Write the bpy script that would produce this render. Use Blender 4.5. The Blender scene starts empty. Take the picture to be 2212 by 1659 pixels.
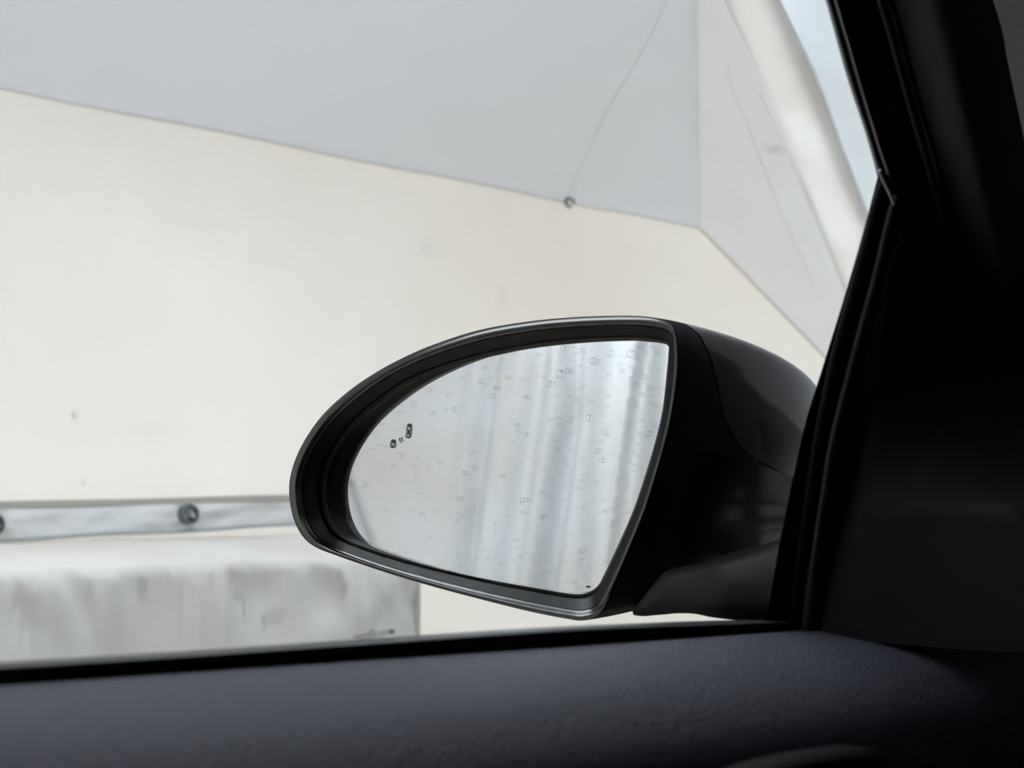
import bpy, bmesh, math, random
from mathutils import Vector, Matrix
from mathutils import noise as mnoise
random.seed(7)
S = bpy.context.scene
COL = S.collection
rad = math.radians

# ---------------------------------------------------------------- camera
CAM = Vector((0, 0, 1.15))
AZ, EL = rad(40), rad(6)
FWD = Vector((math.sin(AZ)*math.cos(EL), math.cos(AZ)*math.cos(EL), math.sin(EL)))
RGT = Vector((math.cos(AZ), -math.sin(AZ), 0))
UPV = RGT.cross(FWD)
FPX = 50/36*2212
cd = bpy.data.cameras.new('camera'); cam = bpy.data.objects.new('camera', cd); COL.objects.link(cam)
cd.lens = 50; cd.sensor_width = 36; cd.clip_start = .01; cd.clip_end = 60
cam.location = CAM
cam.rotation_euler = FWD.to_track_quat('-Z', 'Y').to_euler()
cd.dof.use_dof = True; cd.dof.focus_distance = .78; cd.dof.aperture_fstop = 14
S.camera = cam

# ---------------------------------------------------------------- sky, lamps, exposure
wd = bpy.data.worlds.new('overcast'); S.world = wd; wd.use_nodes = True
bg = wd.node_tree.nodes['Background']
bg.inputs['Color'].default_value = (.93, .97, 1.0, 1); bg.inputs['Strength'].default_value = 3.4
S.view_settings.view_transform = 'Standard'; S.view_settings.look = 'None'
S.view_settings.gamma = 1; S.view_settings.use_curve_mapping = False
S.view_settings.exposure = 0.92
S.cycles.max_bounces = 12; S.cycles.diffuse_bounces = 7; S.cycles.transparent_max_bounces = 12
S.cycles.use_denoising = True

# ---------------------------------------------------------------- geometry of sight lines (used to measure real positions)
def ray(x, y): return FWD*FPX + RGT*(x-1106) + UPV*(829.5-y)
def hit(x, y, p, n):
    d = ray(x, y); n = Vector(n)
    return CAM + d*((Vector(p)-CAM).dot(n)/d.dot(n))
def aty(x, y, Y): return hit(x, y, (0, Y, 0), (0, 1, 0))
def proj(p):
    d = Vector(p)-CAM; k = d.dot(FWD)
    return (1106+FPX*d.dot(RGT)/k, 829.5-FPX*d.dot(UPV)/k)
def lin(c):
    c /= 255; return c/12.92 if c < .04045 else ((c+.055)/1.055)**2.4
def rgb(r, g, b): return (lin(r), lin(g), lin(b), 1)

# ---------------------------------------------------------------- materials
def newmat(name):
    m = bpy.data.materials.new(name); m.use_nodes = True
    nt = m.node_tree; return m, nt, nt.nodes['Principled BSDF']
def add_bump(nt, bs, kind, scale, strength, dist, stretch=(1, 1, 1)):
    tc = nt.nodes.new('ShaderNodeTexCoord'); mp = nt.nodes.new('ShaderNodeMapping')
    mp.inputs['Scale'].default_value = stretch
    nt.links.new(tc.outputs['Object'], mp.inputs['Vector'])
    if kind == 'voronoi':
        t = nt.nodes.new('ShaderNodeTexVoronoi'); t.feature = 'SMOOTH_F1'; out = t.outputs['Distance']
    else:
        t = nt.nodes.new('ShaderNodeTexNoise'); t.inputs['Detail'].default_value = 4; out = t.outputs['Fac']
    t.inputs['Scale'].default_value = scale
    nt.links.new(mp.outputs['Vector'], t.inputs['Vector'])
    b = nt.nodes.new('ShaderNodeBump'); b.inputs['Strength'].default_value = strength; b.inputs['Distance'].default_value = dist
    nt.links.new(out, b.inputs['Height']); nt.links.new(b.outputs['Normal'], bs.inputs['Normal'])
    return b, out
def pmat(name, col, rough=.5, spec=.5, metal=0, bump=None, coat=0, coat_rough=.05):
    m, nt, bs = newmat(name)
    bs.inputs['Base Color'].default_value = col; bs.inputs['Roughness'].default_value = rough
    bs.inputs['Specular IOR Level'].default_value = spec; bs.inputs['Metallic'].default_value = metal
    bs.inputs['Coat Weight'].default_value = coat; bs.inputs['Coat Roughness'].default_value = coat_rough
    if bump: add_bump(nt, bs, *bump)
    return m
def tarp(name, col, trans=.4, stains=(), blotch=.05, bump=None, blotch_scale=1.3):
    """woven tarpaulin: diffuse + translucent, faint blotches, small stains at given points"""
    m = bpy.data.materials.new(name); m.use_nodes = True; nt = m.node_tree; nt.nodes.clear()
    N = nt.nodes.new; L = nt.links.new
    out = N('ShaderNodeOutputMaterial'); mix = N('ShaderNodeMixShader'); di = N('ShaderNodeBsdfDiffuse'); tr = N('ShaderNodeBsdfTranslucent')
    mix.inputs[0].default_value = trans
    tc = N('ShaderNodeTexCoord'); no = N('ShaderNodeTexNoise'); no.inputs['Scale'].default_value = blotch_scale; no.inputs['Detail'].default_value = 5
    L(tc.outputs['Object'], no.inputs['Vector'])
    cr = N('ShaderNodeValToRGB'); cr.color_ramp.elements[0].position = .3; cr.color_ramp.elements[1].position = .7
    cr.color_ramp.elements[0].color = tuple(c*(1-blotch*(1+.4*i)) for i, c in enumerate(col[:3]))+(1,); cr.color_ramp.elements[1].color = col
    L(no.outputs['Fac'], cr.inputs['Fac']); cur = cr.outputs['Color']
    for (p, r, depth, scol) in stains:
        mp = N('ShaderNodeMapping'); mp.inputs['Location'].default_value = (-p[0]/r[0], -p[1]/r[1], -p[2]/r[2])
        mp.inputs['Scale'].default_value = (1/r[0], 1/r[1], 1/r[2]); L(tc.outputs['Object'], mp.inputs['Vector'])
        ln = N('ShaderNodeVectorMath'); ln.operation = 'LENGTH'; L(mp.outputs['Vector'], ln.inputs[0])
        n2 = N('ShaderNodeTexNoise'); n2.inputs['Scale'].default_value = 60; L(tc.outputs['Object'], n2.inputs['Vector'])
        ad = N('ShaderNodeMath'); ad.operation = 'MULTIPLY_ADD'; L(n2.outputs['Fac'], ad.inputs[0]); ad.inputs[1].default_value = 1.6; L(ln.outputs['Value'], ad.inputs[2])
        mr = N('ShaderNodeMapRange'); mr.interpolation_type = 'SMOOTHSTEP'; L(ad.outputs[0], mr.inputs['Value'])
        mr.inputs['From Min'].default_value = 1.75; mr.inputs['From Max'].default_value = 1.0; mr.inputs['To Min'].default_value = 0; mr.inputs['To Max'].default_value = depth
        mx = N('ShaderNodeMixRGB'); L(mr.outputs['Result'], mx.inputs[0]); L(cur, mx.inputs[1]); mx.inputs[2].default_value = scol
        cur = mx.outputs[0]
    L(cur, di.inputs['Color']); L(cur, tr.inputs['Color'])
    if bump:
        n3 = N('ShaderNodeTexNoise'); n3.inputs['Scale'].default_value = bump[0]; n3.inputs['Detail'].default_value = 3
        L(tc.outputs['Object'], n3.inputs['Vector']); b = N('ShaderNodeBump'); b.inputs['Strength'].default_value = bump[1]; b.inputs['Distance'].default_value = bump[2]
        L(n3.outputs['Fac'], b.inputs['Height']); L(b.outputs['Normal'], di.inputs['Normal']); L(b.outputs['Normal'], tr.inputs['Normal'])
    L(di.outputs[0], mix.inputs[1]); L(tr.outputs[0], mix.inputs[2]); L(mix.outputs[0], out.inputs['Surface'])
    return m
def thin_glass(name, gloss, tint=(1, 1, 1, 1)):
    m = bpy.data.materials.new(name); m.use_nodes = True; nt = m.node_tree; nt.nodes.clear()
    out = nt.nodes.new('ShaderNodeOutputMaterial'); mix = nt.nodes.new('ShaderNodeMixShader'); mix.inputs[0].default_value = gloss
    t = nt.nodes.new('ShaderNodeBsdfTransparent'); t.inputs[0].default_value = tint
    g = nt.nodes.new('ShaderNodeBsdfGlossy'); g.inputs['Roughness'].default_value = .0
    nt.links.new(t.outputs[0], mix.inputs[1]); nt.links.new(g.outputs[0], mix.inputs[2]); nt.links.new(mix.outputs[0], out.inputs['Surface'])
    return m

# ---------------------------------------------------------------- mesh helpers
def mesh_obj(name, verts, faces, mats, parent=None, smooth=True, fmat=None, recalc=True, bevel=0, autos=40):
    me = bpy.data.meshes.new(name); me.from_pydata([tuple(v) for v in verts], [], faces); me.update()
    if not isinstance(mats, (list, tuple)): mats = [mats]
    for m in mats: me.materials.append(m)
    if fmat:
        for p, k in zip(me.polygons, fmat): p.material_index = k
    if recalc:
        bm = bmesh.new(); bm.from_mesh(me); bmesh.ops.recalc_face_normals(bm, faces=bm.faces); bm.to_mesh(me); bm.free()
    if smooth:
        me.polygons.foreach_set('use_smooth', [True]*len(me.polygons))
        if autos: me.set_sharp_from_angle(angle=rad(autos))
    o = bpy.data.objects.new(name, me); COL.objects.link(o)
    if parent: o.parent = parent
    if bevel:
        b = o.modifiers.new('bevel', 'BEVEL'); b.width = bevel; b.segments = 2
    return o
def tag(o, label=None, cat=None, group=None, kind=None):
    if label: o['label'] = label
    if cat: o['category'] = cat
    if group: o['group'] = group
    if kind: o['kind'] = kind
    return o
def empty(name, loc):
    o = bpy.data.objects.new(name, None); COL.objects.link(o); o.location = loc; o.empty_display_size = .1; return o
def put(o, parent):                       # parent at a located empty, keeping world coordinates
    o.parent = parent; o.matrix_parent_inverse = Matrix.Translation(-Vector(root_loc(parent)))
    return o
def root_loc(p): return p.location if p else Vector((0, 0, 0))
def slab(front, back, nu, nv):
    """closed solid between two nu x nv grids of points (row major)"""
    V = list(front)+list(back); n = nu*nv; F = []
    for j in range(nv-1):
        for i in range(nu-1):
            a = j*nu+i; F.append((a, a+1, a+nu+1, a+nu)); F.append((n+a, n+a+nu, n+a+nu+1, n+a+1))
    for i in range(nu-1):
        F.append((i, n+i, n+i+1, i+1)); k = (nv-1)*nu+i; F.append((k, k+1, n+k+1, n+k))
    for j in range(nv-1):
        k = j*nu; F.append((k, k+nu, n+k+nu, n+k)); k = j*nu+nu-1; F.append((k, n+k, n+k+nu, k+nu))
    return V, F
def cr_open(pts, n):
    """Catmull-Rom through pts (tuples), n samples evenly by index"""
    P = [Vector(p) for p in pts]; m = len(P)-1; out = []
    for k in range(n):
        t = k/(n-1)*m; i = min(int(t), m-1); f = t-i
        p0 = P[i-1] if i > 0 else P[0]*2-P[1]; p1 = P[i]; p2 = P[i+1]; p3 = P[i+2] if i+2 <= m else P[m]*2-P[m-1]
        out.append(.5*((2*p1)+(p2-p0)*f+(2*p0-5*p1+4*p2-p3)*f*f+(3*p1-p0-3*p2+p3)*f**3))
    return out
def cr_closed(pts, n):
    P = [Vector(p) for p in pts]; m = len(P); out = []
    for k in range(n):
        t = k/n*m; i = int(t); f = t-i
        p0, p1, p2, p3 = P[i-1], P[i % m], P[(i+1) % m], P[(i+2) % m]
        out.append(.5*((2*p1)+(p2-p0)*f+(2*p0-5*p1+4*p2-p3)*f*f+(3*p1-p0-3*p2+p3)*f**3))
    return out
def tube(pts, radii, sides=16, sq=1.0, axis=None):
    V = []; F = []; n = len(pts)
    for i, p in enumerate(pts):
        t = (pts[min(i+1, n-1)]-pts[max(i-1, 0)]).normalized()
        a = (axis or Vector((0, 1, 0))); a = (a-t*a.dot(t)).normalized(); b = t.cross(a)
        r = radii[i] if isinstance(radii, list) else radii
        for k in range(sides):
            th = 2*math.pi*k/sides; V.append(p+a*math.cos(th)*r*sq+b*math.sin(th)*r)
    for i in range(n-1):
        for k in range(sides):
            k2 = (k+1) % sides; F.append((i*sides+k, i*sides+k2, (i+1)*sides+k2, (i+1)*sides+k))
    F.append(tuple(range(sides))); F.append(tuple((n-1)*sides+k for k in range(sides)))
    return V, F
def boxmesh(x0, x1, y0, y1, z0, z1):
    V = [(x, y, z) for z in (z0, z1) for y in (y0, y1) for x in (x0, x1)]
    return V, [(0, 1, 3, 2), (4, 6, 7, 5), (0, 4, 5, 1), (2, 3, 7, 6), (0, 2, 6, 4), (1, 5, 7, 3)]
def plate(poly, th, n=None):
    """flat polygon given thickness along its normal n"""
    P = [Vector(p) for p in poly]
    n = Vector(n) if n else (P[1]-P[0]).cross(P[2]-P[0]).normalized()
    k = len(P); V = P+[p+n*th for p in P]
    F = [tuple(range(k)), tuple(range(2*k-1, k-1, -1))]+[(i, (i+1) % k, k+(i+1) % k, k+i) for i in range(k)]
    return V, F

# ================================================================ THE TENT (setting)
YW = 2.2
SC = YW/1.7
K = aty(1512, 494, YW)                    # corner of side wall, roof and front panel
ZE = K.z
RT = rad(20)
RN = Vector((0, math.sin(RT), math.cos(RT)))
Hh = hit(1505, 0, K, RN)
Bp = aty(1780, 770, YW)
MN = (Hh-K).cross(Bp-K).normalized()
if MN.z < 0: MN = -MN
XR = -3.3; YR = -2.6
YRIDGE = -.2; ZR = ZE+(YW-YRIDGE)*math.tan(RT)
def on_m(y, z): return Vector((K.x-(MN.y*(y-K.y)+MN.z*(z-K.z))/MN.x, y, z))
apex = on_m(YRIDGE, ZR); g1 = on_m(YW, 0); g2 = on_m(YR, 0); k2 = on_m(YR, ZE)

def stain(px, py, rx, rz, depth, col=(.35, .33, .3, 1)):
    p = aty(px, py, YW); return ((p.x, YW, p.z), (rx, .2, rz), depth, col)
wallmat = tarp('warm_white_tarpaulin', rgb(236, 234, 231), .25, [
    stain(160, 897, .008, .010, .5), stain(180, 1043, .004, .005, .4), stain(925, 535, .05, .025, .10), stain(1085, 640, .02, .03, .12),
    stain(820, 660, .16, .03, .05, (.9, .9, .88, 1)), stain(320, 930, .10, .02, .05)], .05, (2.2, .25, .02))
roofmat = tarp('pale_grey_roof_sheet', rgb(211, 213, 216), .335, [], .045, (3, .2, .01), .8)
hs = hit(1672, 322, K, MN)
frontmat = tarp('cool_white_panel', rgb(218, 219, 220), .302, [((hs.x, hs.y, hs.z), (.022, .05, .022), .3, (.3, .3, .3, 1))], .05, (2.5, .3, .02))
bandmat = tarp('warm_white_band', rgb(233, 234, 235), .31, [], .07, (5, .3, .01), 5)
bluemat = tarp('bluish_white_tarpaulin', rgb(222, 227, 231), .31, [], .05, (8, .5, .01), 4)
coverm_st = []
# side wall
V, F = plate([(XR, YW, -.0), (g1.x, YW, 0), (K.x, YW, K.z), (XR, YW, ZE)], .012, (0, 1, 0))
wl = tag(mesh_obj('wall_left', V, F, wallmat, smooth=False), 'warm white tarpaulin side wall of the tent', kind='structure')
# wall hem: doubled lower edge above the eyelet strip
def hem(name, py0, py1, px0, px1, yoff, r, mat, parent):
    pts = [aty(px0+(px1-px0)*i/40, py0+(py1-py0)*i/40+.8*math.sin(i*.5), YW+yoff) for i in range(41)]
    V, F = tube(pts, r, 10); return put(mesh_obj(name, V, F, mat), parent) if parent else mesh_obj(name, V, F, mat)
hemmat = tarp('grey_hem', rgb(190, 189, 182), .1)
hem('hem', 1095, 1058, -300, 1240, -.010, .0030, hemmat, wl)
hem('hem', 1103, 1065, -300, 1240, -.018, .0045, hemmat, wl)
# roof: left slope with an added gap, out of view, letting sky in; right slope
c0 = Vector((XR, YW, ZE))
YO = 1.45
def on_roof(t): return K.lerp(apex, t)
ko = on_roof((YW-YO)/(YW-YRIDGE)); zo = ZE+(YW-YO)*math.tan(RT)
V1, F1 = plate([c0, K, ko, (XR, YO, zo)], .012, RN)
YO2 = .95
ko2 = on_roof((YW-YO2)/(YW-YRIDGE)); zo2 = ZE+(YW-YO2)*math.tan(RT)
V3, F3 = plate([(XR, YO2, zo2), ko2, apex, (XR, YRIDGE, ZR)], .012, RN)
F1 += [tuple(i+len(V1) for i in f) for f in F3]; V1 += V3
V2, F2 = plate([(XR, YRIDGE, ZR), apex, k2, (XR, YR, ZE)], .012, (0, 0, 1))
n = len(V1)
ce = tag(mesh_obj('ceiling', V1+V2, F1+[tuple(i+n for i in f) for f in F2], roofmat, smooth=False), 'pale grey sloping tent roof', kind='structure')
# roof seam with its small hook at the wall
sp = [hit(x, y, K, RN)-RN*.0005 for x, y in ((1560, -300), (1440, 0), (1388, 110), (1330, 205), (1270, 325), (1222, 434))]
V, F = tube(cr_open(sp, 40), .0004, 8); put(mesh_obj('roof_seam', V, F, tarp('seam_sheet', rgb(196, 199, 201), .2)), ce)
kp = aty(1220, 440, YW)
hook = kp+Vector((0, -.012, -.001))
V, F = tube([hook+Vector((.012*math.cos(t), -.004, .009*math.sin(t))) for t in [i*.35 for i in range(15)]], .0032, 8)
put(mesh_obj('roof_hook', V, F, pmat('hook_metal', rgb(120, 118, 112), .5, .5, .6)), wl)
# roof edge welt
pts = [Vector((XR+(K.x-XR)*i/60, YW-.006, ZE-.002+.002*math.sin(i*1.1))) for i in range(61)]
V, F = tube(pts, .0014, 8); put(mesh_obj('roof_welt', V, F, wallmat), wl)
# wall below the slanting edge, front panel
def clip(poly, p, n):
    out = []
    for a, b in zip(poly, poly[1:]+poly[:1]):
        da, db = (a-p).dot(n), (b-p).dot(n)
        if da >= 0: out.append(a)
        if da*db < 0: out.append(a.lerp(b, da/(da-db)))
    return out
full = [K, apex, k2, g2, g1]
def mline(xa, ya, xb, yb):
    a = hit(xa, ya, K, MN); b = hit(xb, yb, K, MN); n = MN.cross(b-a).normalized()
    return (a, n if (K-a).dot(n) > 0 else -n)
l1 = mline(1582, 0, 1806, 545); l2 = mline(1668, 0, 1866, 490)
V, F = plate(clip(full, *l1), .012, MN)
wf = tag(mesh_obj('wall_front', V, F, frontmat, smooth=False), 'sloping front end panel of the tent', kind='structure')
V, F = tube([K+(Bp-K)*(i/20*1.6)-MN*.004+Vector((0, -.006, 0)) for i in range(21)], .0024, 8)
put(mesh_obj('corner_welt', V, F, wallmat), wf)
def mstrip(name, left, right, off, th, mat, parent, wav=.0, nv=30, nu=6):
    A = cr_open(left, nv); B = cr_open(right, nv); fr = []; bk = []
    for j in range(nv):
        for i in range(nu):
            q = A[j].lerp(B[j], i/(nu-1)); p = hit(q.x, q.y, K-MN*off, MN)
            p -= MN*wav*math.sin(j*.7+i*1.3); fr.append(p); bk.append(p+MN*th)
    V, F = slab(fr, bk, nu, nv); return put(mesh_obj(name, V, F, mat), parent)
mstrip('overlap_band', [(1420, -320), (1565, 0), (1622, 128), (1690, 280), (1738, 420), (1790, 545), (1880, 760), (1990, 1000), (2100, 1240)],
       [(1540, -330), (1682, 0), (1760, 172), (1815, 310), (1866, 450), (1930, 620), (2010, 830), (2115, 1060), (2225, 1300)], .010, .006, bandmat, wf, .0015)
V, F = plate([p+MN*.004 for p in clip(full, l2[0], -l2[1])], .010, MN)
put(mesh_obj('end_sheet', V, F, bluemat, smooth=False), wf)
for pl in ([(1572, 130), (1580, 190), (1612, 265), (1660, 390), (1712, 515), (1770, 650)], [(1640, 200), (1705, 340), (1760, 470), (1790, 545)]):
    V, F = tube([hit(q.x, q.y, K-MN*.0005, MN) for q in cr_open(pl, 30)], .0004, 8)
    put(mesh_obj('panel_crease', V, F, frontmat), wf)
# ground
floormat = pmat('beige_ground_sheet', rgb(206, 199, 188), .8, .2, bump=('noise', 30, .3, .004))
V, F = boxmesh(XR-.1, g1.x+.1, YR-.1, YW+.05, -.05, 0)
tag(mesh_obj('floor', V, F, floormat, smooth=False), 'beige ground sheet of the tent', kind='structure')
V, F = plate([(XR, YR, 0), (g2.x, YR, 0), (k2.x, YR, ZE), (XR, YR, ZE)], .012, (0, -1, 0))
tag(mesh_obj('wall_right', V, F, bluemat, smooth=False), 'far side wall of the tent', kind='structure')
# rear wall of hanging folds, seen in the mirror
curt = tarp('pale_curtain_tarpaulin', rgb(226, 229, 232), .17, [
    ((XR, 1.05, 1.22), (.3, .10, .10), .25, rgb(205, 190, 188)), ((XR, .88, 1.0), (.3, .14, .2), .2, rgb(214, 200, 196))], .10, (6, .5, .02), 2.5)
ny, nz = 520, 70; V = []; F = []
NG0 = Vector((-math.cos(rad(18)), -math.sin(rad(18)), 0))
def seen(px, py):
    p = hit(px, py, aty(1440, 1000, .485), NG0); d = (p-CAM).normalized(); d = d-2*d.dot(NG0)*NG0
    q = p+d*((XR+.12-p.x)/d.x); return (q.z, q.y)
# (where along the height it runs, width, depth): pleats hanging from the roof
pleats = [([seen(1240, 760), seen(1236, 900), seen(1180, 1265)], .030, .10), ([seen(1062, 770), seen(1040, 950), seen(1008, 1235)], .022, .06),
          ([seen(1168, 770), seen(1150, 900), seen(1120, 1100)], .035, .05), ([seen(1392, 760), seen(1370, 900), seen(1335, 1150)], .014, .045),
          ([seen(1318, 760), seen(1300, 900), seen(1290, 1250)], .05, .05), ([seen(735, 1005), seen(765, 1100), seen(800, 1200)], .018, .05),
          ([seen(1430, 760), seen(1425, 900), seen(1400, 1200)], .03, .06)]
def at_z(pts, z):
    pts = sorted(pts)
    for a, b in zip(pts, pts[1:]):
        if z <= b[0] or b is pts[-1]: return a[1]+(b[1]-a[1])*(z-a[0])/(b[0]-a[0])
def fold(y, z):
    a = .011*math.sin(y*11+.6+z*.3)+.006*math.sin(y*31+z)
    for pts, w, d in pleats:
        t = (y-at_z(pts, z))/w; a -= d*math.exp(-t*t)-.45*d*math.exp(-(t-1.9)**2/2)
    if y < .8: a += .05*math.sin(y*14+z*.4)
    return a
for s in (0, 1):
    for j in range(nz):
        for i in range(ny):
            y = YR+(YW-YR)*i/(ny-1); zt = ZE+min(YW-y, y-YR)*math.tan(RT); zt = min(zt, ZR)
            zf = j/(nz-1); V.append((XR+.12+fold(y, zf*zt)-s*.008, y, zf*zt))
fr = V[:ny*nz]; bk = V[ny*nz:]
V, F = slab(fr, bk, ny, nz)
tag(mesh_obj('wall_rear', V, F, curt), 'hanging pale tarpaulin folds closing the rear of the tent, seen in the mirror', kind='structure')

# ================================================================ things on the side wall
# bluish strip with eyelets
strip = empty('eyelet_strip', aty(420, 1112, YW-.05))
YS = YW-.045
def stop(x): return 1099-.022*x+2*math.sin(x*.011)
def sbot(x): return 1167-.053*x+1.5*math.sin(x*.017+1)
nu, nv = 120, 10; fr = []; bk = []
eye = [(-14, 1133), (409, 1111), (832, 1094)]
for j in range(nv):
    for i in range(nu):
        x = -260+1190*i/(nu-1); f = j/(nv-1)
        yt = stop(x); yb = sbot(x)
        p = aty(x, yt+(yb-yt)*f, YS)
        d = .010*mnoise.noise(Vector((x*.012+f*1.4, f*1.6-x*.004, 3)))+.004*mnoise.noise(Vector((x*.04, f*4, 8)))
        for ex, ey in eye:
            r = math.hypot((x-ex)/95, (yt+(yb-yt)*f-ey)/40); d -= .007*math.exp(-r*r)*abs(math.sin(3*math.atan2(f-.5, (x-ex)/120)))
        p.y += d; fr.append(p); q = p.copy(); q.y += .003; bk.append(q)
V, F = slab(fr, bk, nu, nv)
put(mesh_obj('strip_sheet', V, F, tarp('strip_tarpaulin', rgb(246, 249, 252), .42, [], .04, (9, .4, .01), 4)), strip)
V, F = tube([aty(-260+1190*i/60, sbot(-260+1190*i/60), YS-.004) for i in range(61)], .0030, 8)
put(mesh_obj('strip_hem', V, F, tarp('blue_grey_hem', rgb(196, 203, 206), .2)), strip)
tag(strip, 'bluish white tarpaulin strip with round metal eyelets along the wall foot', 'tarpaulin')
eyem = pmat('zinc_eyelet', rgb(112, 122, 126), .42, .5, .75)
boltm = pmat('bright_screw', rgb(205, 200, 192), .35, .5, .5)
def lathe(profile, c, ax, sides=40):
    ax = Vector(ax).normalized(); a = Vector((0, 0, 1)); a = (a-ax*a.dot(ax)).normalized(); b = ax.cross(a); V = []; F = []
    for (r, h) in profile:
        for k in range(sides):
            t = 2*math.pi*k/sides; V.append(c+ax*h+a*r*math.cos(t)+b*r*math.sin(t))
    m = len(profile)
    for i in range(m):
        i2 = (i+1) % m
        for k in range(sides):
            k2 = (k+1) % sides; F.append((i*sides+k, i*sides+k2, i2*sides+k2, i2*sides+k))
    return V, F
mpp = (aty(410, 1110, YS)-CAM).length/FPX
e0 = None
for idx, (ex, ey) in enumerate(eye):
    c = aty(ex, ey, YS-.012); R = 22*mpp
    if e0 is None:
        V, F = lathe([(R, 0), (R*.98, .003), (R*.86, .0055), (R*.7, .005), (R*.6, .002), (R*.56, -.006), (R*.6, -.010), (R, -.008)], Vector((0, 0, 0)), (0, -1, 0))
        e0 = mesh_obj('eyelet', V, F, eyem); e = e0
        V, F = lathe([(.0001, .010), (R*.18, .009), (R*.27, .005), (R*.27, -.014), (.0001, -.014)], Vector((R*.22, 0, -R*.12)), (0, -1, 0), 24)
        b0 = mesh_obj('screw_head', V, F, boltm)
        V, F = lathe([(.0001, 0), (R*.66, 0), (R*.66, -.003), (.0001, -.003)], Vector((0, .008, 0)), (0, -1, 0), 32)
        k0 = mesh_obj('eyelet_backing', V, F, pmat('dull_fixing', rgb(120, 124, 128), .6, .4, .4)); b, kk = b0, k0
    else:
        e, b, kk = e0.copy(), b0.copy(), k0.copy()
        for q in (e, b, kk): COL.objects.link(q)
    put(e, strip); e.location = c
    for q in (b, kk): q.parent = e; q.matrix_parent_inverse = Matrix()
# draped cover over a low ledge
st = aty(530, 1335, YW-.42)
coverm = tarp('draped_tarpaulin', rgb(237, 237, 236), .22, [
    ((st.x, st.y, st.z+.02), (.005, .1, .03), .3, rgb(170, 150, 125)), ((st.x+.03, st.y, st.z-.01), (.004, .1, .02), .35, rgb(160, 142, 118)),
    ((st.x+.05, st.y, st.z-.0), (.03, .1, .02), .25, rgb(150, 150, 145)), ((st.x-.01, st.y, st.z+.03), (.01, .1, .015), .3, rgb(175, 160, 140))], .06, (14, .5, .006), 6)
cov = empty('draped_cover', aty(400, 1300, YW-.42)); cov.location.z = 0
nu = 260; fr = []; bk = []
# profile rows: (y offset from wall, image row at x=0, slope of that row)
YF = YW-.42
x0 = aty(-300, 1250, YF).x; x1 = aty(900, 1265, YF).x
prof = []
ztop = aty(0, 1175, YW-.06).z; zedge = aty(0, 1228, YF).z
for i in range(9): t = i/8; prof.append((YW-.075-(YW-.075-YF-.02)*t, ztop+.012*(1-t)*0+(zedge-ztop)*t**1.3))
for a in (20, 45, 70, 90): prof.append((YF+.02-.02*math.sin(rad(a)), zedge-.02*(1-math.cos(rad(a)))))
for i in range(1, 26): t = i/25; prof.append((YF-.012*t, zedge-.02-(zedge-.02)*t**1.25))
nv = len(prof)
for j, (py_, pz) in enumerate(prof):
    for i in range(nu):
        u = i/(nu-1); x = x0+(x1-x0)*u; y, z = py_, pz
        z += .020*max(0, (x-aty(0, 1228, YF).x))*(1 if z > .2 else 0)   # the edge climbs a little to the front
        dep = max(0, zedge-z)
        wr = mnoise.noise(Vector((x*20+z*14, z*9, 1)))*math.exp(-dep*9)*.026+mnoise.noise(Vector((x*9+z*6, z*5-x*2, 5)))*.010+mnoise.noise(Vector((x*60+z*12, z*22, 9)))*math.exp(-dep*14)*.010
        if j < 9: z += wr*.12*j/9
        else: y += wr*min(1, (j-8)/6)
        rg = 1-abs(mnoise.noise(Vector((x*17+z*10, z*3, 21))))*3.2
        if rg > 0 and j > 8: y -= .010*rg*rg*math.exp(-dep*8)*min(1, (j-8)/4)
        # long diagonal pull fold
        d = (x-aty(800, 1290, YF).x)*.75-(z-aty(800, 1290, YF).z); y -= .012*math.exp(-(d/.018)**2)*(1 if j > 12 else 0)
        if j < 13: z += .003*mnoise.noise(Vector((x*12, j*.5, 2)))
        fr.append(Vector((x, y, max(z, 0)))); bk.append(Vector((x, y+.004 if j > 9 else y, max(z-.004, 0) if j <= 12 else max(z, 0))))
V, F = slab(fr, bk, nu, nv)
put(mesh_obj('cover_sheet', V, F, coverm, autos=0), cov)
xa = aty(900, 1265, YF).x
V, F = plate([(xa-.004, YF+.002, 0), (xa-.004, YW-.08, 0), (xa-.004, YW-.08, ztop-.01), (xa-.004, YF+.03, zedge-.012), (xa-.004, YF+.004, zedge-.03)], .004, (1, 0, 0))
put(mesh_obj('cover_end', V, F, coverm, smooth=False), cov)
V, F = tube([Vector((xa, YF-.012*(i/12)-.002, zedge-.03-(zedge-.03)*i/12)) for i in range(13)], .0045, 8)
put(mesh_obj('cover_hem', V, F, hemmat), cov)
tag(cov, 'off-white tarpaulin draped and wrinkled over a low ledge beside the wall', 'cover')

# ================================================================ THE CAR
car = empty('car', (.0, 0, 0))
tag(car, 'dark maroon car with black interior trim and its outside mirror', 'car')
def part(name, V, F, mat, parent=None, **k):
    return mesh_obj(name, V, F, mat, parent or car, **k)
def plastic(name, col, fac, rough, bump):
    m = bpy.data.materials.new(name); m.use_nodes = True; nt = m.node_tree; nt.nodes.clear()
    out = nt.nodes.new('ShaderNodeOutputMaterial'); mix = nt.nodes.new('ShaderNodeMixShader'); mix.inputs[0].default_value = fac
    d = nt.nodes.new('ShaderNodeBsdfDiffuse'); d.inputs[0].default_value = col
    g = nt.nodes.new('ShaderNodeBsdfGlossy'); g.inputs['Roughness'].default_value = rough
    nt.links.new(d.outputs[0], mix.inputs[1]); nt.links.new(g.outputs[0], mix.inputs[2]); nt.links.new(mix.outputs[0], out.inputs['Surface'])
    add_bump(nt, g, *bump); return m
blackpl = plastic('mirror_black_plastic', rgb(9, 10, 12), .038, .36, ('noise', 1300, .18, .0004))
glossbl = plastic('satin_black_rim', rgb(9, 9, 10), .12, .17, ('noise', 1600, .12, .0003))
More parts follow.
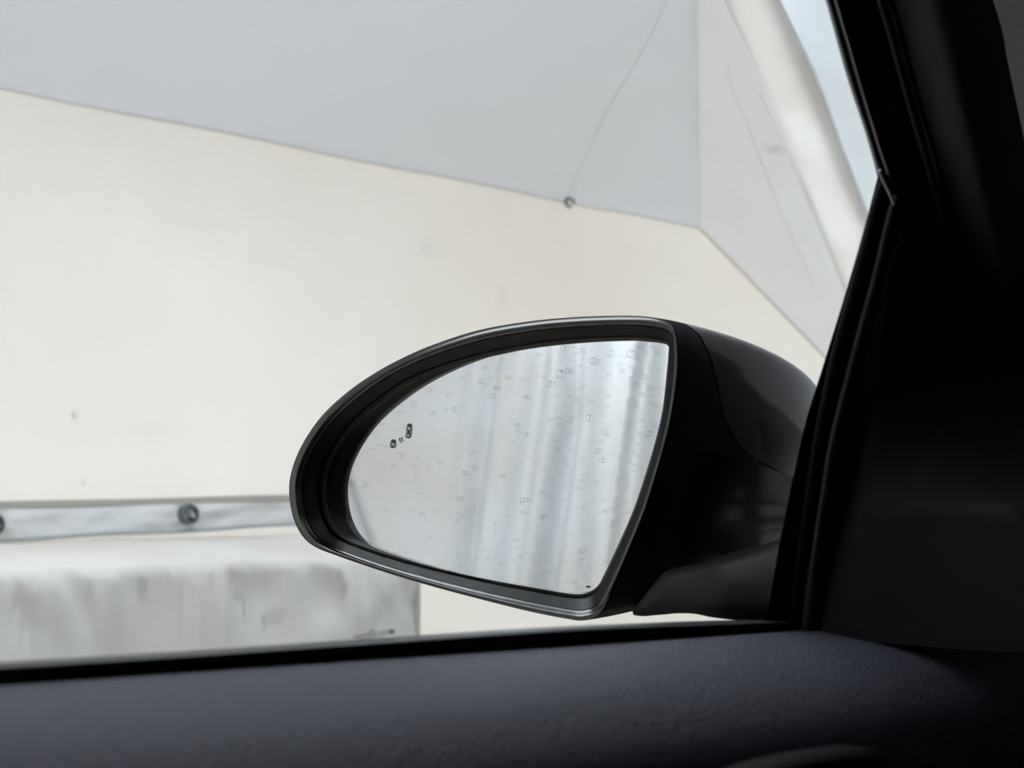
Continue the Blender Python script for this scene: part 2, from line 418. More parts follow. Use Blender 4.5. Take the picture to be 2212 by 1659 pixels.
rubber = pmat('black_rubber', rgb(22, 24, 26), .5, .2, bump=('noise', 900, .3, .0004))
rubber2 = pmat('dark_rubber', rgb(20, 21, 23), .6, .12)
paint = pmat('maroon_paint', rgb(54, 36, 40), .4, .25, .3, coat=.5, coat_rough=.04)
padm = pmat('grained_dark_vinyl', rgb(62, 63, 74), .6, .12, bump=('noise', 800, .9, .0013))
trimm = pmat('black_grained_trim', rgb(9, 11, 13), .65, .06, bump=('noise', 900, .3, .0006))
pillm = pmat('pillar_cloth', rgb(74, 77, 80), .9, .1)
headm = pmat('grey_headlining_cloth', rgb(28, 28, 27), .95, .1, bump=('noise', 1200, .3, .0006))
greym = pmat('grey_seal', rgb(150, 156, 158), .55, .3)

# ---- mirror: local frame of the glass
NG = Vector((-math.cos(rad(18)), -math.sin(rad(18)), 0))     # towards the driver and the rear
G0 = aty(1440, 1000, .485)
UG = Vector((-NG.y, NG.x, 0)); UG = -UG if UG.y > 0 else UG    # outer -> inner
WG = -NG
def onw(x, y, w): return hit(x, y, G0+WG*w, NG)
def loc(p): d = p-G0; return Vector((d.dot(UG), d.z, d.dot(WG)))
def unl(u, v, w): return G0+UG*u+Vector((0, 0, 1))*v+WG*w
gl = [(1440, 745), (1400, 738), (1350, 736), (1250, 741), (1150, 752), (1050, 772), (960, 797), (900, 820), (860, 842), (820, 872), (780, 905), (750, 938), (725, 975), (708, 1010), (702, 1050), (705, 1095), (716, 1130), (733, 1153), (765, 1173), (850, 1202), (950, 1228), (1050, 1250), (1150, 1268), (1230, 1281), (1265, 1280), (1288, 1268), (1305, 1240), (1340, 1165), (1370, 1095), (1395, 1020), (1417, 945), (1431, 880), (1440, 800), (1443, 765)]
ou = [(1450, 700), (1412, 686), (1350, 682), (1245, 685), (1145, 694), (1035, 713), (935, 745), (860, 778), (800, 812), (748, 849), (700, 893), (666, 938), (641, 985), (627, 1030), (625, 1070), (633, 1117), (652, 1156), (680, 1181), (735, 1203), (835, 1237), (935, 1267), (1040, 1295), (1140, 1320), (1215, 1335), (1262, 1340), (1300, 1322), (1330, 1265), (1362, 1190), (1394, 1110), (1421, 1025), (1442, 948), (1456, 880), (1466, 800), (1464, 735)]
NT = 408
gc = cr_closed(gl, NT); oc = cr_closed(ou, NT)
def ringpx(f, w, dx=0, dy=0):
    return [onw(g.x+(o.x-g.x)*f+dx, g.y+(o.y-g.y)*f+dy, w) for g, o in zip(gc, oc)]
R3 = ringpx(1.0, -.010)
L3 = [loc(p) for p in R3]
cu = sum(p.x for p in L3)/NT; cv = sum(p.y for p in L3)/NT
D = .20
def S_(i, w):
    """housing surface behind the rim at ring index i, depth w"""
    p = L3[i]; t = min(max((w+.010)/(D+.010), 0), 1)
    s = max(0, 1-t**1.28)**.66
    inb = max(0, (p.x-cu)/.09)
    return unl(cu+(p.x-cu)*s+.030*math.sin(t*math.pi*.5)*min(1, .3+inb)*2.65+.006*math.sin(t*math.pi), cv+(p.y-cv)*s+.004*t, w)
part_line = [Vector(q) for q in ((1432, 686), (1475, 697), (1508, 725), (1530, 770), (1543, 815), (1553, 865), (1567, 915), (1588, 955), (1622, 990), (1665, 1010), (1712, 1032), (1900, 1110))]
def beyond(q):
    """is the projected point on the painted side of the parting line"""
    x, y = q
    if x < 1432: return False
    for a, b in zip(part_line, part_line[1:]):
        if a.x <= x <= b.x: return y < a.y+(b.y-a.y)*(x-a.x)/(b.x-a.x)
    return False
wp = []
for i in range(NT):
    p = L3[i]
    px, py = oc[i].x, oc[i].y
    right = px > 1290 and py > 690 and py < 1335 and i > NT*.7 or px > 1436
    if right:
        w = None
        for k in range(0, 200):
            ww = -.008+(D*.985+.008)*k/199
            if beyond(proj(S_(i, ww))): w = ww; break
        wp.append(D*.985 if w is None else max(w, -.004))
    else: wp.append(-.004 if py < 1120 else .02)
# smooth the parting depth
for _ in range(3): wp = [(wp[i-1]+wp[i]*2+wp[(i+1) % NT])/4 for i in range(NT)]
def ringloop(rings, close_last=False, close_first=False):
    V = []; F = []
    for r in rings: V += r
    for j in range(len(rings)-1):
        for i in range(NT):
            i2 = (i+1) % NT; F.append((j*NT+i, j*NT+i2, (j+1)*NT+i2, (j+1)*NT+i))
    if close_last:
        c = Vector((0, 0, 0))
        for p in rings[-1]: c += p/NT
        V.append(c); m = len(V)-1; o = (len(rings)-1)*NT
        F += [(o+i, o+(i+1) % NT, m) for i in range(NT)]
    return V, F
rings = [ringpx(-.04, .009), ringpx(.04, .007), ringpx(.14, .002), ringpx(.19, -.0035), ringpx(.23, -.0055), ringpx(.34, -.009), ringpx(.56, -.0140), ringpx(.66, -.0183), ringpx(.72, -.0200), ringpx(.78, -.0211), ringpx(.85, -.0215), ringpx(.92, -.0195), ringpx(.97, -.0160), R3]
NS = 26
hr = [[S_(i, -.010+(wp[i]+.010)*j/NS) for i in range(NT)] for j in range(1, NS+1)]
gr = [[S_(i, wp[i]+.0006).lerp(unl(cu, cv, wp[i]), .022) for i in range(NT)], [S_(i, wp[i]+.003).lerp(unl(cu, cv, wp[i]), .04) for i in range(NT)]]
back = [[S_(i, wp[i]+(D*.99-wp[i])*(.1+.9*j/8)).lerp(unl(cu, cv, min(wp[i]+.01, D)), .04) for i in range(NT)] for j in range(9)]
V, F = ringloop(rings+hr+gr+back, True)
mirror = part('side_mirror', V, F, blackpl, autos=35)
# glossy rim band as its own part
V, F = ringloop([[p+NG*.0004 for p in r] for r in (ringpx(.60, -.0160), ringpx(.66, -.0188), ringpx(.72, -.0205), ringpx(.78, -.0216), ringpx(.84, -.0221), ringpx(.90, -.0212), ringpx(.95, -.0190), ringpx(.985, -.0150))]+[[p+NG*-.001 for p in r] for r in (ringpx(.975, -.0130), ringpx(.84, -.0185), ringpx(.66, -.0160))])
n = len(V)//NT-1
F += [(n*NT+i, n*NT+(i+1) % NT, (i+1) % NT, i) for i in range(NT)]
mesh_obj('rim_moulding', V, F, glossbl, mirror, autos=60)
# painted cover
cr_ = []
lip = .0015
for j in range(0, 31):
    t = j/30
    cr_.append([S_(i, wp[i]+.0012+(D*.995-wp[i]-.0012)*(t**.9)) for i in range(NT)])
cr_.insert(0, [S_(i, wp[i]+.0012).lerp(unl(cu, cv, wp[i]), .02) for i in range(NT)])
V, F = ringloop(cr_, True)
mesh_obj('mirror_cover', V, F, paint, mirror, autos=50)
# glass slab: clear front skin, silvered plane behind
silver = bpy.data.materials.new('silvered_glass'); silver.use_nodes = True
nt = silver.node_tree; nt.nodes.clear(); o_ = nt.nodes.new('ShaderNodeOutputMaterial'); g_ = nt.nodes.new('ShaderNodeBsdfGlossy')
g_.inputs['Color'].default_value = (.90, .925, .94, 1); g_.inputs['Roughness'].default_value = .0; nt.links.new(g_.outputs[0], o_.inputs['Surface'])
edgem = pmat('ground_glass_edge', rgb(150, 155, 155), .4)
clear = thin_glass('clear_front', .03)
NR = 10
V = []; F = []
def glassring(s, w):
    out = []
    for g in gc:
        q = onw(g.x, g.y, 0); l = loc(q); out.append(unl(cu2+(l.x-cu2)*s, cv2+(l.y-cv2)*s, w))
    return out
lg = [loc(onw(g.x, g.y, 0)) for g in gc]; cu2 = sum(p.x for p in lg)/NT; cv2 = sum(p.y for p in lg)/NT
V, F = ringloop([glassring(1.006, .0008), glassring(1.008, .0022), glassring(1.0, .0030)], True)
o = len(V); V.append(unl(cu2, cv2, .0008)); F2 = [(i, (i+1) % NT, o) for i in range(NT)]
mg = mesh_obj('mirror_glass', V, F+F2, [edgem, silver], mirror, smooth=False, fmat=[0]*len(F)+[1]*len(F2))
V, F = ringloop([glassring(1.004, -.0002), glassring(1.004, -.0007)], True)
o = len(V); V.append(unl(cu2, cv2, -.0002)); F += [(i, (i+1) % NT, o) for i in range(NT)]
mesh_obj('front_glass', V, F, clear, mirror, smooth=False)
# grey carrier plate edge showing along the top
top = [onw(g.x, g.y+3, .0004) for g in gc]; top2 = [onw(g.x+(o.x-g.x)*.17, g.y+(o.y-g.y)*.17, .002) for g, o in zip(gc, oc)]
V, F = ringloop([glassring(1.0, .0004), [unl(*(Vector((cu2+(l.x-cu2)*1.03, cv2+(l.y-cv2)*(1.09 if l.y > cv2 else 1.0), .0008)))) for l in lg], [unl(cu2+(l.x-cu2)*1.03, cv2+(l.y-cv2)*1.07, .005) for l in lg], glassring(1.0, .0042)])
F += [(3*NT+i, 3*NT+(i+1) % NT, (i+1) % NT, i) for i in range(NT)]
mesh_obj('glass_carrier', V, F, pmat('carrier_grey', rgb(104, 104, 96), .6, .3), mirror)

# printed warning symbols (flat print on the glass)
ink = pmat('print_dark', rgb(72, 68, 70), .6, .2); ink2 = pmat('print_violet', rgb(70, 66, 104), .6, .2); white = pmat('print_white', rgb(236, 238, 238), .6, .2)
WP = .0006
def zz(x, y): return (820+x/15.08, 880+y/15.08)      # coordinates measured on a close-up of the symbol
def flat(polys, w0):
    V = []; F = []; fm = []
    for k, (poly, mi) in enumerate(polys):
        w = w0-.00004*(mi+1)*1.0-.00002*k
        pts = [onw(*zz(x, y), w) for x, y in poly]; n0 = len(V); m = len(pts)
        V += pts+[p+WG*.00001 for p in pts]; F.append(tuple(range(n0, n0+m))); fm.append(mi)
        F.append(tuple(range(n0+2*m-1, n0+m-1, -1))); fm.append(mi)
    return V, F, fm
def ell(cx, cy, rx, ry, rot=0, n=20):
    return [(cx+rx*math.cos(t)*math.cos(rot)-ry*math.sin(t)*math.sin(rot), cy+rx*math.cos(t)*math.sin(rot)+ry*math.sin(t)*math.cos(rot)) for t in [2*math.pi*i/n for i in range(n)]]
body = [(895, 600), (910, 555), (945, 527), (990, 525), (1030, 545), (1048, 590), (1050, 640), (1040, 690), (1068, 715), (1062, 735), (1040, 730), (1042, 800), (1025, 900), (1008, 965), (975, 1000), (930, 1010), (880, 995), (850, 965), (845, 900), (862, 800), (875, 722), (850, 715), (845, 700), (880, 680)]
car_a = [(body, 0), (ell(958, 685, 58, 45, .05), 1), ([(905, 735), (885, 735), (872, 880), (893, 875)], 1), ([(1000, 735), (1028, 740), (1008, 880), (985, 880)], 1), (ell(932, 922, 58, 36, .06), 1)]
V, F, fm = flat(car_a, WP); mesh_obj('car_symbol', V, F, [ink, white], mirror, smooth=False, fmat=fm, recalc=False)
bodyb = [(365, 1120), (380, 1070), (420, 1042), (470, 1042), (510, 1065), (526, 1115), (520, 1205), (545, 1225), (538, 1245), (515, 1245), (505, 1325), (488, 1325), (478, 1250), (470, 1325), (372, 1325), (372, 1325), (352, 1322), (335, 1310), (348, 1240), (322, 1232), (322, 1218), (350, 1195)]
car_b = [(bodyb, 0), (ell(435, 1205, 60, 45), 1), ([(368, 1240), (378, 1240), (372, 1325), (352, 1325)], 1), ([(478, 1250), (500, 1250), (492, 1325), (474, 1325)], 1)]
V, F, fm = flat(car_b, WP); mesh_obj('car_symbol', V, F, [ink, white], mirror, smooth=False, fmat=fm, recalc=False)
def arc(pts, wd_):
    P = cr_open([(x, y, 0) for x, y in pts], 14); L = []; R_ = []
    for i, p in enumerate(P):
        t = (P[min(i+1, 13)]-P[max(i-1, 0)]).normalized(); nn = Vector((-t.y, t.x, 0))*wd_; L.append((p.x+nn.x, p.y+nn.y)); R_.append((p.x-nn.x, p.y-nn.y))
    return L+R_[::-1]
for pts in ([(668, 985), (645, 1030), (655, 1085), (705, 1150)], [(735, 975), (718, 1020), (730, 1060), (765, 1100)]):
    V, F, fm = flat([(arc(pts, 12), 0)], WP); mesh_obj('radar_arc', V, F, [ink2], mirror, smooth=False, recalc=False)
# two tiny dots in the lower inner corner
V = []; F = []
for dx in (1268, 1272.5):
    c = onw(dx, 1267.5, WP); n0 = len(V); r = .0006; m = 12
    V += [c+UG*r*math.cos(2*math.pi*k/m)+Vector((0, 0, r*math.sin(2*math.pi*k/m))) for k in range(m)]; V += [c+NG*.0003]
    F += [(n0+k, n0+(k+1) % m, n0+m) for k in range(m)]+[tuple(n0+k for k in range(m))]
mesh_obj('edge_dots', V, F, pmat('dot_black', rgb(20, 18, 30), .5), mirror)
# dried rain spots: thin rings on the front glass, doubled by the silvering behind
sm = bpy.data.materials.new('dried_water'); sm.use_nodes = True; nt = sm.node_tree; nt.nodes.clear()
o_ = nt.nodes.new('ShaderNodeOutputMaterial'); mx_ = nt.nodes.new('ShaderNodeMixShader'); mx_.inputs[0].default_value = .25
t_ = nt.nodes.new('ShaderNodeBsdfTransparent'); d_ = nt.nodes.new('ShaderNodeBsdfDiffuse'); d_.inputs[0].default_value = rgb(120, 122, 122)
nt.links.new(t_.outputs[0], mx_.inputs[1]); nt.links.new(d_.outputs[0], mx_.inputs[2]); nt.links.new(mx_.outputs[0], o_.inputs['Surface'])
def inside(x, y):
    c = False; j = len(gc)-1
    for i in range(0, len(gc)):
        a, b = gc[i], gc[j]
        if (a.y > y) != (b.y > y) and x < (b.x-a.x)*(y-a.y)/(b.y-a.y)+a.x: c = not c
        j = i
    return c
V = []; F = []
def spot(x, y, rpx):
    c = onw(x, y, -.0008); r = rpx*.79/FPX; m = 12; n0 = len(V); a = random.uniform(.8, 1.25); ph = random.uniform(0, 6)
    for rr, h in ((1, 0), (.86, .00008), (.72, 0)):
        for k in range(m):
            t = 2*math.pi*k/m; w = 1+.12*math.sin(2*t+ph)
            V.append(c+UG*rr*r*w*math.cos(t)+Vector((0, 0, rr*r*w*a*math.sin(t)))+NG*h)
    for q in (0, 1):
        for k in range(m):
            if random.random() < .12: continue
            F.append((n0+q*m+k, n0+q*m+(k+1) % m, n0+(q+1)*m+(k+1) % m, n0+(q+1)*m+k))
big = [(928, 842, 6), (980, 884, 6), (1037, 823, 6), (1072, 838, 6.5), (1278, 778, 7), (1283, 786, 5), (1361, 764, 8), (1387, 814, 6), (1208, 808, 9), (1186, 829, 6), (1226, 801, 5), (1216, 752, 6), (1252, 757, 6), (1315, 763, 7), (1400, 937, 7), (1270, 903, 6), (1306, 932, 7), (1299, 995, 5), (826, 966, 5), (864, 983, 5), (757, 1045, 5), (788, 1046, 5), (932, 892, 5), (1137, 857, 5), (1135, 937, 6), (1170, 1118, 5), (990, 1077, 6), (1128, 1080, 5), (1082, 1028, 5), (1003, 1022, 5), (908, 1111, 5), (1060, 855, 5), (988, 756, 5), (1045, 795, 5), (1095, 815, 5), (1311, 855, 4), (1420, 760, 5), (1290, 974, 5), (845, 857, 5), (1162, 765, 4), (948, 998, 4), (1383, 850, 5), (1340, 800, 4)]
for b in big: spot(*b)
nsp = 0
while nsp < 520:
    x = random.uniform(705, 1440); y = random.uniform(740, 1275)
    if not inside(x, y): continue
    dens = (.25+.75*max(0, min(1, (x-750)/500)))*(1-.75*max(0, (y-760)/520))
    if random.random() > dens: continue
    spot(x, y, random.choice([1.3, 1.6, 2, 2, 2.6, 3.4])); nsp += 1
ws = mesh_obj('rain_spots', V, F, sm, mirror, recalc=False, autos=0); ws['kind'] = 'stuff'

# ---- mirror arm and foot
def ypath(tab, x):
    for (a, ya), (b, yb) in zip(tab, tab[1:]):
        if x <= b or (b, yb) == tab[-1]: return ya+(yb-ya)*(x-a)/(b-a)
armY = [(1400, .535), (1480, .508), (1560, .472), (1640, .432), (1740, .396)]
cols = 30; rows_ = 70; fr = []; bk = []
colx = [(1440, 1025, 1318), (1500, 1000, 1290), (1560, 985, 1262), (1620, 998, 1232), (1680, 1018, 1205), (1760, 1050, 1180)]
cc = cr_open(colx, cols)
def armprof(f):   # toward-camera offset along the column (0 top .. 1 bottom)
    pr = [(0, 0), (.22, .000), (.31, .001), (.42, .0068), (.50, .0074), (.62, .0140), (.72, .0150), (.83, .0150), (.92, .012), (1, .004)]
    for (a, ya), (b, yb) in zip(pr, pr[1:]):
        if f <= b: k = (f-a)/(b-a); k = k*k*(3-2*k); return ya+(yb-ya)*k
    return pr[-1][1]
for j in range(rows_):
    f = j/(rows_-1)
    for i in range(cols):
        c = cc[i]; x = c.x; y = c.y+(c.z-c.y)*f
        amp = max(0, min(1, (x-1535)/90)); amp = amp*amp*(3-2*amp)
        base = .018*math.sin(math.pi*min(1, f*1.0))*(1-amp)
        Y = ypath(armY, x)-amp*armprof(f)*1.0-base+.006*(1-math.sin(math.pi*f))*(1-amp)
        fr.append(aty(x, y, Y)); bk.append(aty(x, y, Y)+Vector((.036, .030, 0)))
V, F = slab(fr, bk, cols, rows_)
arm = mesh_obj('mirror_arm', V, F, plastic('arm_plastic', rgb(12, 12, 14), .085, .28, ('noise', 1000, .3, .0006)), mirror, autos=50)
# thin cap over the arm with its joint
V, F = tube([aty(q.x, q.y, ypath(armY, q.x)-.0012-q.z) for q in cr_open([(1634, 985, 0), (1628, 1015, .0), (1627, 1040, .0), (1636, 1060, .001), (1655, 1072, .007), (1720, 1082, .012)], 30)], .0003, 6)
mesh_obj('arm_joint', V, F, rubber2, mirror)
footY = [(1340, .500), (1440, .468), (1560, .430), (1700, .398), (1760, .385)]
topl = [(1366, 1322), (1385, 1296), (1410, 1264), (1432, 1240), (1448, 1232), (1500, 1222), (1560, 1205), (1640, 1180), (1700, 1160), (1760, 1142)]
botl = [(1369, 1329), (1390, 1331), (1415, 1329), (1440, 1327), (1462, 1325), (1500, 1326), (1540, 1334), (1600, 1341), (1690, 1352), (1760, 1362)]
T_ = cr_open(topl, 50); B_ = cr_open(botl, 50); fr = []; bk = []
for j in range(16):
    f = j/15
    for i in range(50):
        q = T_[i].lerp(B_[i], f); ff = min(1, f*7, (1-f)*5); ff = math.sin(ff*math.pi/2); e = math.sin(min(1, i/5)*math.pi/2)
        Y = ypath(footY, q.x)-.012*ff*e-.004*math.sin(math.pi*f)
        if f == 1: pass
        p = aty(q.x, q.y, Y); fr.append(p); bk.append(p+Vector((.030, .026, .001)))
V, F = slab(fr, bk, 50, 16)
mesh_obj('mirror_foot', V, F, plastic('foot_plastic', rgb(20, 19, 20), .018, .5, ('noise', 1000, .3, .0006)), mirror, autos=50)

# ---- glass plane of the door
ZB = 1.11; YB = .38; TUM = .30
WN = Vector((0, 1, TUM)).normalized()
def onW(x, y, off=0): return hit(x, y, Vector((0, YB+off, ZB)), WN)
def gstrip(name, left, right, off, th, mat, bulge=0, nu=7, nv=40, offr=None, parent=None, autos=35):
    A = cr_open(left, nv); B = cr_open(right, nv); fr = []; bk = []
    for j in range(nv):
        for i in range(nu):
            f = i/(nu-1); q = A[j].lerp(B[j], f); o_ = off if offr is None else off+(offr-off)*f
            p = onW(q.x, q.y, o_-bulge*math.sin(math.pi*f)); fr.append(p); bk.append(p+((p-CAM).normalized()*.8+Vector((.3,0,0)))*(th+bulge*math.sin(math.pi*f)))
    V, F = slab(fr, bk, nu, nv); return part(name, V, F, mat, parent, autos=autos)
# window pane (seen through), with a small etched mark at its lower edge
V, F = plate([onW(2050, 1420, .006), onW(1960, 300, .006), Vector((.40, YB+.006-TUM*.42, ZB+.42)), Vector((-.55, YB+.006-TUM*.42, ZB+.42)), Vector((-.62, YB+.006+TUM*.02, ZB-.02))], .003, WN)
pane = part('window_glass', V, F, thin_glass('window_pane', .012, (.985, .99, .985, 1)), smooth=False)
em = bpy.data.materials.new('etched_grey'); em.use_nodes = True; nt = em.node_tree; nt.nodes.clear()
o_ = nt.nodes.new('ShaderNodeOutputMaterial'); mx_ = nt.nodes.new('ShaderNodeMixShader'); mx_.inputs[0].default_value = .92
t_ = nt.nodes.new('ShaderNodeBsdfTransparent'); d_ = nt.nodes.new('ShaderNodeBsdfDiffuse'); d_.inputs[0].default_value = rgb(84, 90, 90)
nt.links.new(t_.outputs[0], mx_.inputs[1]); nt.links.new(d_.outputs[0], mx_.inputs[2]); nt.links.new(mx_.outputs[0], o_.inputs['Surface'])
V = []; F = []
def stroke(pts, wpx):
    P = [Vector((x, y, 0)) for x, y in pts]; m = len(P); n0 = len(V)
    for i, p in enumerate(P):
        t = (P[min(i+1, m-1)]-P[max(i-1, 0)]).normalized(); nn = Vector((-t.y, t.x, 0))*wpx/2
        for s in (1, -1): V.append(onW(p.x+nn.x*s, p.y+nn.y*s, .0045))
    for i in range(m-1): F.append((n0+2*i, n0+2*i+1, n0+2*i+3, n0+2*i+2))
stroke([(764, 1376), (785, 1373), (800, 1370)], 3)
stroke([(766, 1382), (790, 1379), (797, 1378)], 1.5)
oc_ = ell(805, 1369, 7.5, 7.5); stroke(oc_+[oc_[0]], 1.6); oc_ = ell(806, 1370, 3.2, 4.5); stroke(oc_+[oc_[0]], 1.2)
stroke([(815, 1366), (832, 1363), (852, 1359)], 1.6); stroke([(815, 1374), (832, 1371), (853, 1367)], 1.6)
for x in (819, 824, 829, 834, 839): stroke([(x, 1372-(x-819)*.2), (x+3, 1364-(x-819)*.2)], 1.2)
stroke([(842, 1366), (852, 1364)], 6)
mesh_obj('glass_marking', V, F, em, pane, smooth=False, recalc=False)

# ---- belt seal along the sill
topb = [(-900, 1492), (-300, 1450), (0, 1430), (350, 1409), (700, 1386), (1150, 1356), (1400, 1345), (1560, 1340), (1700, 1339)]
botb = [(-900, 1560), (-300, 1508), (0, 1486), (350, 1462), (700, 1436), (1150, 1406), (1400, 1390), (1560, 1381), (1712, 1360)]
A = cr_open(topb, 80); B = cr_open(botb, 80); fr = []; bk = []
bp = [(0, .010), (.06, .002), (.14, -.003), (.24, -.0045), (.30, -.003), (.36, -.0045), (.5, -.005), (.7, -.003), (1, .0)]
for f, o_ in bp:
    for j in range(80):
        q = A[j].lerp(B[j], f); p = onW(q.x, q.y, o_); fr.append(p); bk.append(p+Vector((0, .026-o_, -.004)))
V, F = slab(fr, bk, 80, len(bp)); part('belt_seal', V, F, rubber, autos=60)

# ---- front edge of the window: channel, two round seals, sail panel
gstrip('glass_channel', [(1897, 378), (1873, 470), (1848, 560), (1812, 680), (1778, 790), (1738, 920), (1699, 1100), (1679, 1200), (1664, 1290), (1652, 1345), (1645, 1400)],
       [(1990, 378), (2150, 470), (2250, 560), (2300, 680), (2300, 790), (2300, 920), (2300, 1100), (2300, 1200), (2300, 1290), (2300, 1352), (2300, 1400)], .004, .02, rubber2, .0)
def seal(name, pts, widths, off, mat, sq=.8):
    P = cr_open([(x, y, w) for (x, y), w in zip(pts, widths)], 60)
    W = [onW(q.x, q.y, off) for q in P]; R_ = [q.z/2*(w-CAM).length/FPX for q, w in zip(P, W)]
    V, F = tube(W, R_, 18, sq, WN); return part(name, V, F, mat)
seal('window_seal', [(1912, 385), (1896, 450), (1879, 520), (1857, 600), (1828, 700), (1797, 820), (1768, 960), (1746, 1100), (1729, 1220), (1716, 1330), (1713, 1362)], [22, 34, 38, 36, 34, 32, 28, 26, 25, 24, 24], -.002, trimm)
seal('window_seal', [(1938, 425), (1927, 465), (1914, 520), (1895, 600), (1868, 700), (1836, 820), (1802, 960), (1779, 1100), (1762, 1220), (1748, 1330), (1744, 1366)], [20, 26, 28, 29, 30, 29, 28, 27, 28, 30, 30], -.008, rubber)
# sail panel
sailY = [(1700, .380), (1763, .370), (2212, .275), (2500, .22)]
Lp = [(1953, 482), (1942, 510), (1915, 590), (1888, 690), (1856, 820), (1822, 960), (1798, 1100), (1780, 1220), (1766, 1330), (1762, 1372)]
Rp = [(1962, 484), (2010, 545), (2075, 620), (2160, 720), (2290, 850), (2400, 970), (2460, 1100), (2460, 1220), (2460, 1320), (2460, 1405)]
A = cr_open(Lp, 40); B = cr_open(Rp, 40); fr = []; bk = []
for j in range(40):
    for i in range(24):
        f = i/23; q = A[j].lerp(B[j], f)
        e = min(1, f*9); e = math.sin(e*math.pi/2)
        yb = q.y+(30*f*(1-f)*2 if j > 36 else 0)
        base = onW(q.x, q.y, -.004); fl = max(0, min(1, (q.y-600)/500))
        Y = base.y*(1-fl)+ypath(sailY, q.x)*fl-.008*e
        p = aty(q.x, yb, Y); fr.append(p); bk.append(p+Vector((.022, .012, 0)))
V, F = slab(fr, bk, 24, 40); part('sail_panel', V, F, trimm, autos=50)
# ---- windscreen pillar: trim, paint, seals, lining (running up and back out of the frame)
def up(pts, dx=-230, dy=-420, n=2): return [(pts[0][0]+dx*k, pts[0][1]+dy*k) for k in range(n, 0, -1)]+list(pts)
P0 = up([(1783, 0), (1829, 165), (1867, 280), (1886, 345), (1899, 392), (1930, 455), (1952, 500)], -120)
P1 = up([(1801, 0), (1849, 165), (1880, 268), (1901, 335), (1925, 402), (1945, 455), (1962, 500)], -123)
P2 = up([(1811, 0), (1860, 165), (1891, 268), (1912, 335), (1936, 402), (1956, 462), (1975, 520)], -125)
P3 = up([(1893, 0), (1936, 150), (1973, 280), (1995, 350), (2014, 420), (2034, 500), (2065, 620)], -130)
P4 = up([(1908, 0), (1950, 150), (1987, 280), (2008, 350), (2026, 420), (2047, 500), (2078, 620)], -132)
P5 = up([(1932, 0), (1972, 150), (2012, 290), (2033, 360), (2050, 420), (2074, 500), (2108, 620)], -135)
P5b = P5[:-1]+[(2108, 620), (2160, 780), (2230, 960), (2300, 1150)]
P6 = up([(2130, 0), (2160, 130), (2190, 270), (2208, 360), (2228, 450), (2262, 580), (2310, 740)], -150)
P6b = P6+[(2400, 960), (2500, 1200), (2600, 1400)]
P7 = up([(2420, 0), (2430, 130), (2450, 270), (2470, 360), (2490, 450), (2520, 580), (2560, 740)], -160)
gstrip('pillar_edge_trim', P0, P1, .010, .02, pmat('pillar_edge_rubber', rgb(60, 61, 62), .45, .5), .003)
gstrip('pillar_highlight', P1, P2, .006, .02, pmat('pillar_highlight_tone', rgb(92, 92, 94), .4, .5), .003)  # thin highlight along the pillar, painted as a lighter strip
far = [(x-25, y) for x, y in P6]
gstrip('pillar_frame', P2, P3, .006, .03, paint, .004, nu=12)
gstrip('pillar_frame_inner', P3, far, .012, .02, rubber2)
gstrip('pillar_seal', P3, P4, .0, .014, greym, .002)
gstrip('pillar_gap_seal', P4, P5, .008, .008, rubber2)
gstrip('pillar_trim', P5b, P6b, -.004, .02, pillm, .012, nu=14, offr=-.02)
V, F = tube([onW(q.x, q.y, -.010) for q in cr_open([(1899, 368), (1908, 388), (1920, 412), (1932, 440)], 16)], .0007, 10)
part('seal_joint', V, F, pmat('seal_joint_grey', rgb(170, 165, 160), .6), None)

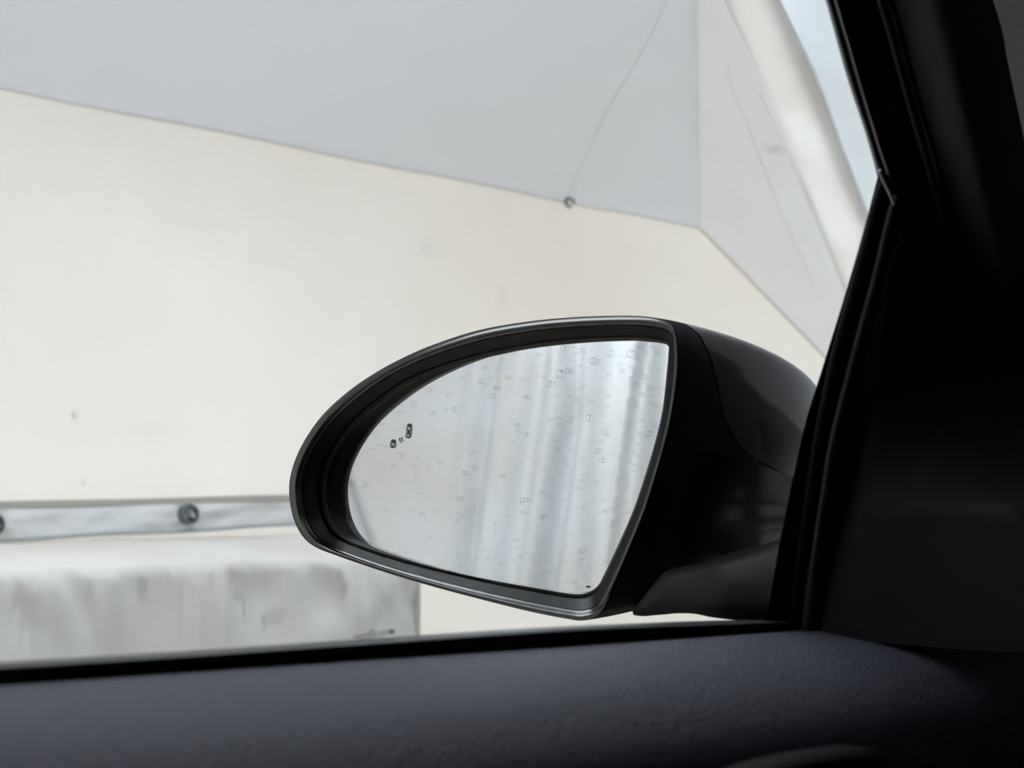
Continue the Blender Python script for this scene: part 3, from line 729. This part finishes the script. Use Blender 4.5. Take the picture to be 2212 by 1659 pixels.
# ---- inner door pad with its shoulder, crease and pull handle
prof = [(.388, -.006), (.384, -.0005), (.375, .0008), (.360, .0004), (.345, -.0008), (.330, -.0030), (.317, -.0062), (.307, -.0100), (.299, -.0145), (.292, -.0205), (.287, -.0275), (.283, -.037), (.280, -.050), (.279, -.07), (.281, -.10), (.284, -.16), (.29, -.3), (.29, -.75)]
nx = 90; fr = []; bk = []
PP = cr_open([(a, b, 0) for a, b in prof], 70)
for q in PP:
    for i in range(nx):
        x = -.75+1.9*i/(nx-1)
        crease = 0
        y = q.x; z = ZB+q.y
        fr.append(Vector((x, y, z))); bk.append(Vector((x, min(.42, y+.03 if q.y < -.02 else .395), z-(.02 if q.y > -.02 else 0))))
V, F = slab(fr, bk, nx, len(PP)); pad = part('door_panel', V, F, padm, autos=0)
hx = [(1600, 1668), (1650, 1652), (1750, 1630), (1850, 1616), (1890, 1618), (1908, 1634), (1916, 1662)]
T_ = cr_open([(x, y, 0) for x, y in hx], 30); fr = []; bk = []
for j in range(10):
    f = j/9
    for q in T_:
        p = aty(q.x+(1800-q.x)*f*.15, q.y+(60)*f, .2785-.005*math.sin(min(1, f*2)*math.pi/2)); fr.append(p); bk.append(p+Vector((0, .03, 0)))
V, F = slab(fr, bk, 30, 10); mesh_obj('pull_handle', V, F, trimm, pad, autos=50)

# ---- the rest of the body shell around the camera, side and rear windowless to keep light out
def shell(name, b, mat): V, F = boxmesh(*b); return part(name, V, F, mat, smooth=False)
shell('door_skin', (-.9, 1.5, .40, .44, .3, 1.098), paint)
shell('rear_side_panel', (-1.7, -.62, .20, .44, .3, 1.56), paint)
shell('roof', (-1.7, .40, -1.15, .262, 1.52, 1.56), headm)
shell('passenger_side', (-1.7, 1.5, -1.19, -1.15, .3, 1.56), trimm)
shell('rear_panel', (-1.74, -1.7, -1.19, .44, .3, 1.56), trimm)
shell('floor_pan', (-1.7, 1.5, -1.15, .44, .26, .3), trimm)
shell('dashboard', (.66, 1.6, -1.15, .37, .3, 1.10), trimm)
fr = []; bk = []
for x, y in ((1700, -840), (2060, 0), (2160, 450), (2260, 740), (2560, 1400)):
    q = onW(x, y, .01)
    for yy in (q.y, .0, -.5, -1.15):
        v = Vector((q.x+.10*(1-((yy+.4)/.8)**2), yy, q.z)); fr.append(v); bk.append(v+Vector((.005, 0, .003)))
V, F = slab(fr, bk, 4, 5)
part('windscreen', V, F, thin_glass('tinted_windscreen', .03, (.25, .245, .24, 1)), smooth=False)
V, F = plate([Vector((.42, .262, 1.52)), Vector((-.7, .262, 1.52)), Vector((-.7, .285, 1.44)), Vector((.42, .285, 1.44))], .02, (0, 1, 0))
part('door_top_frame', V, F, rubber2, smooth=False)
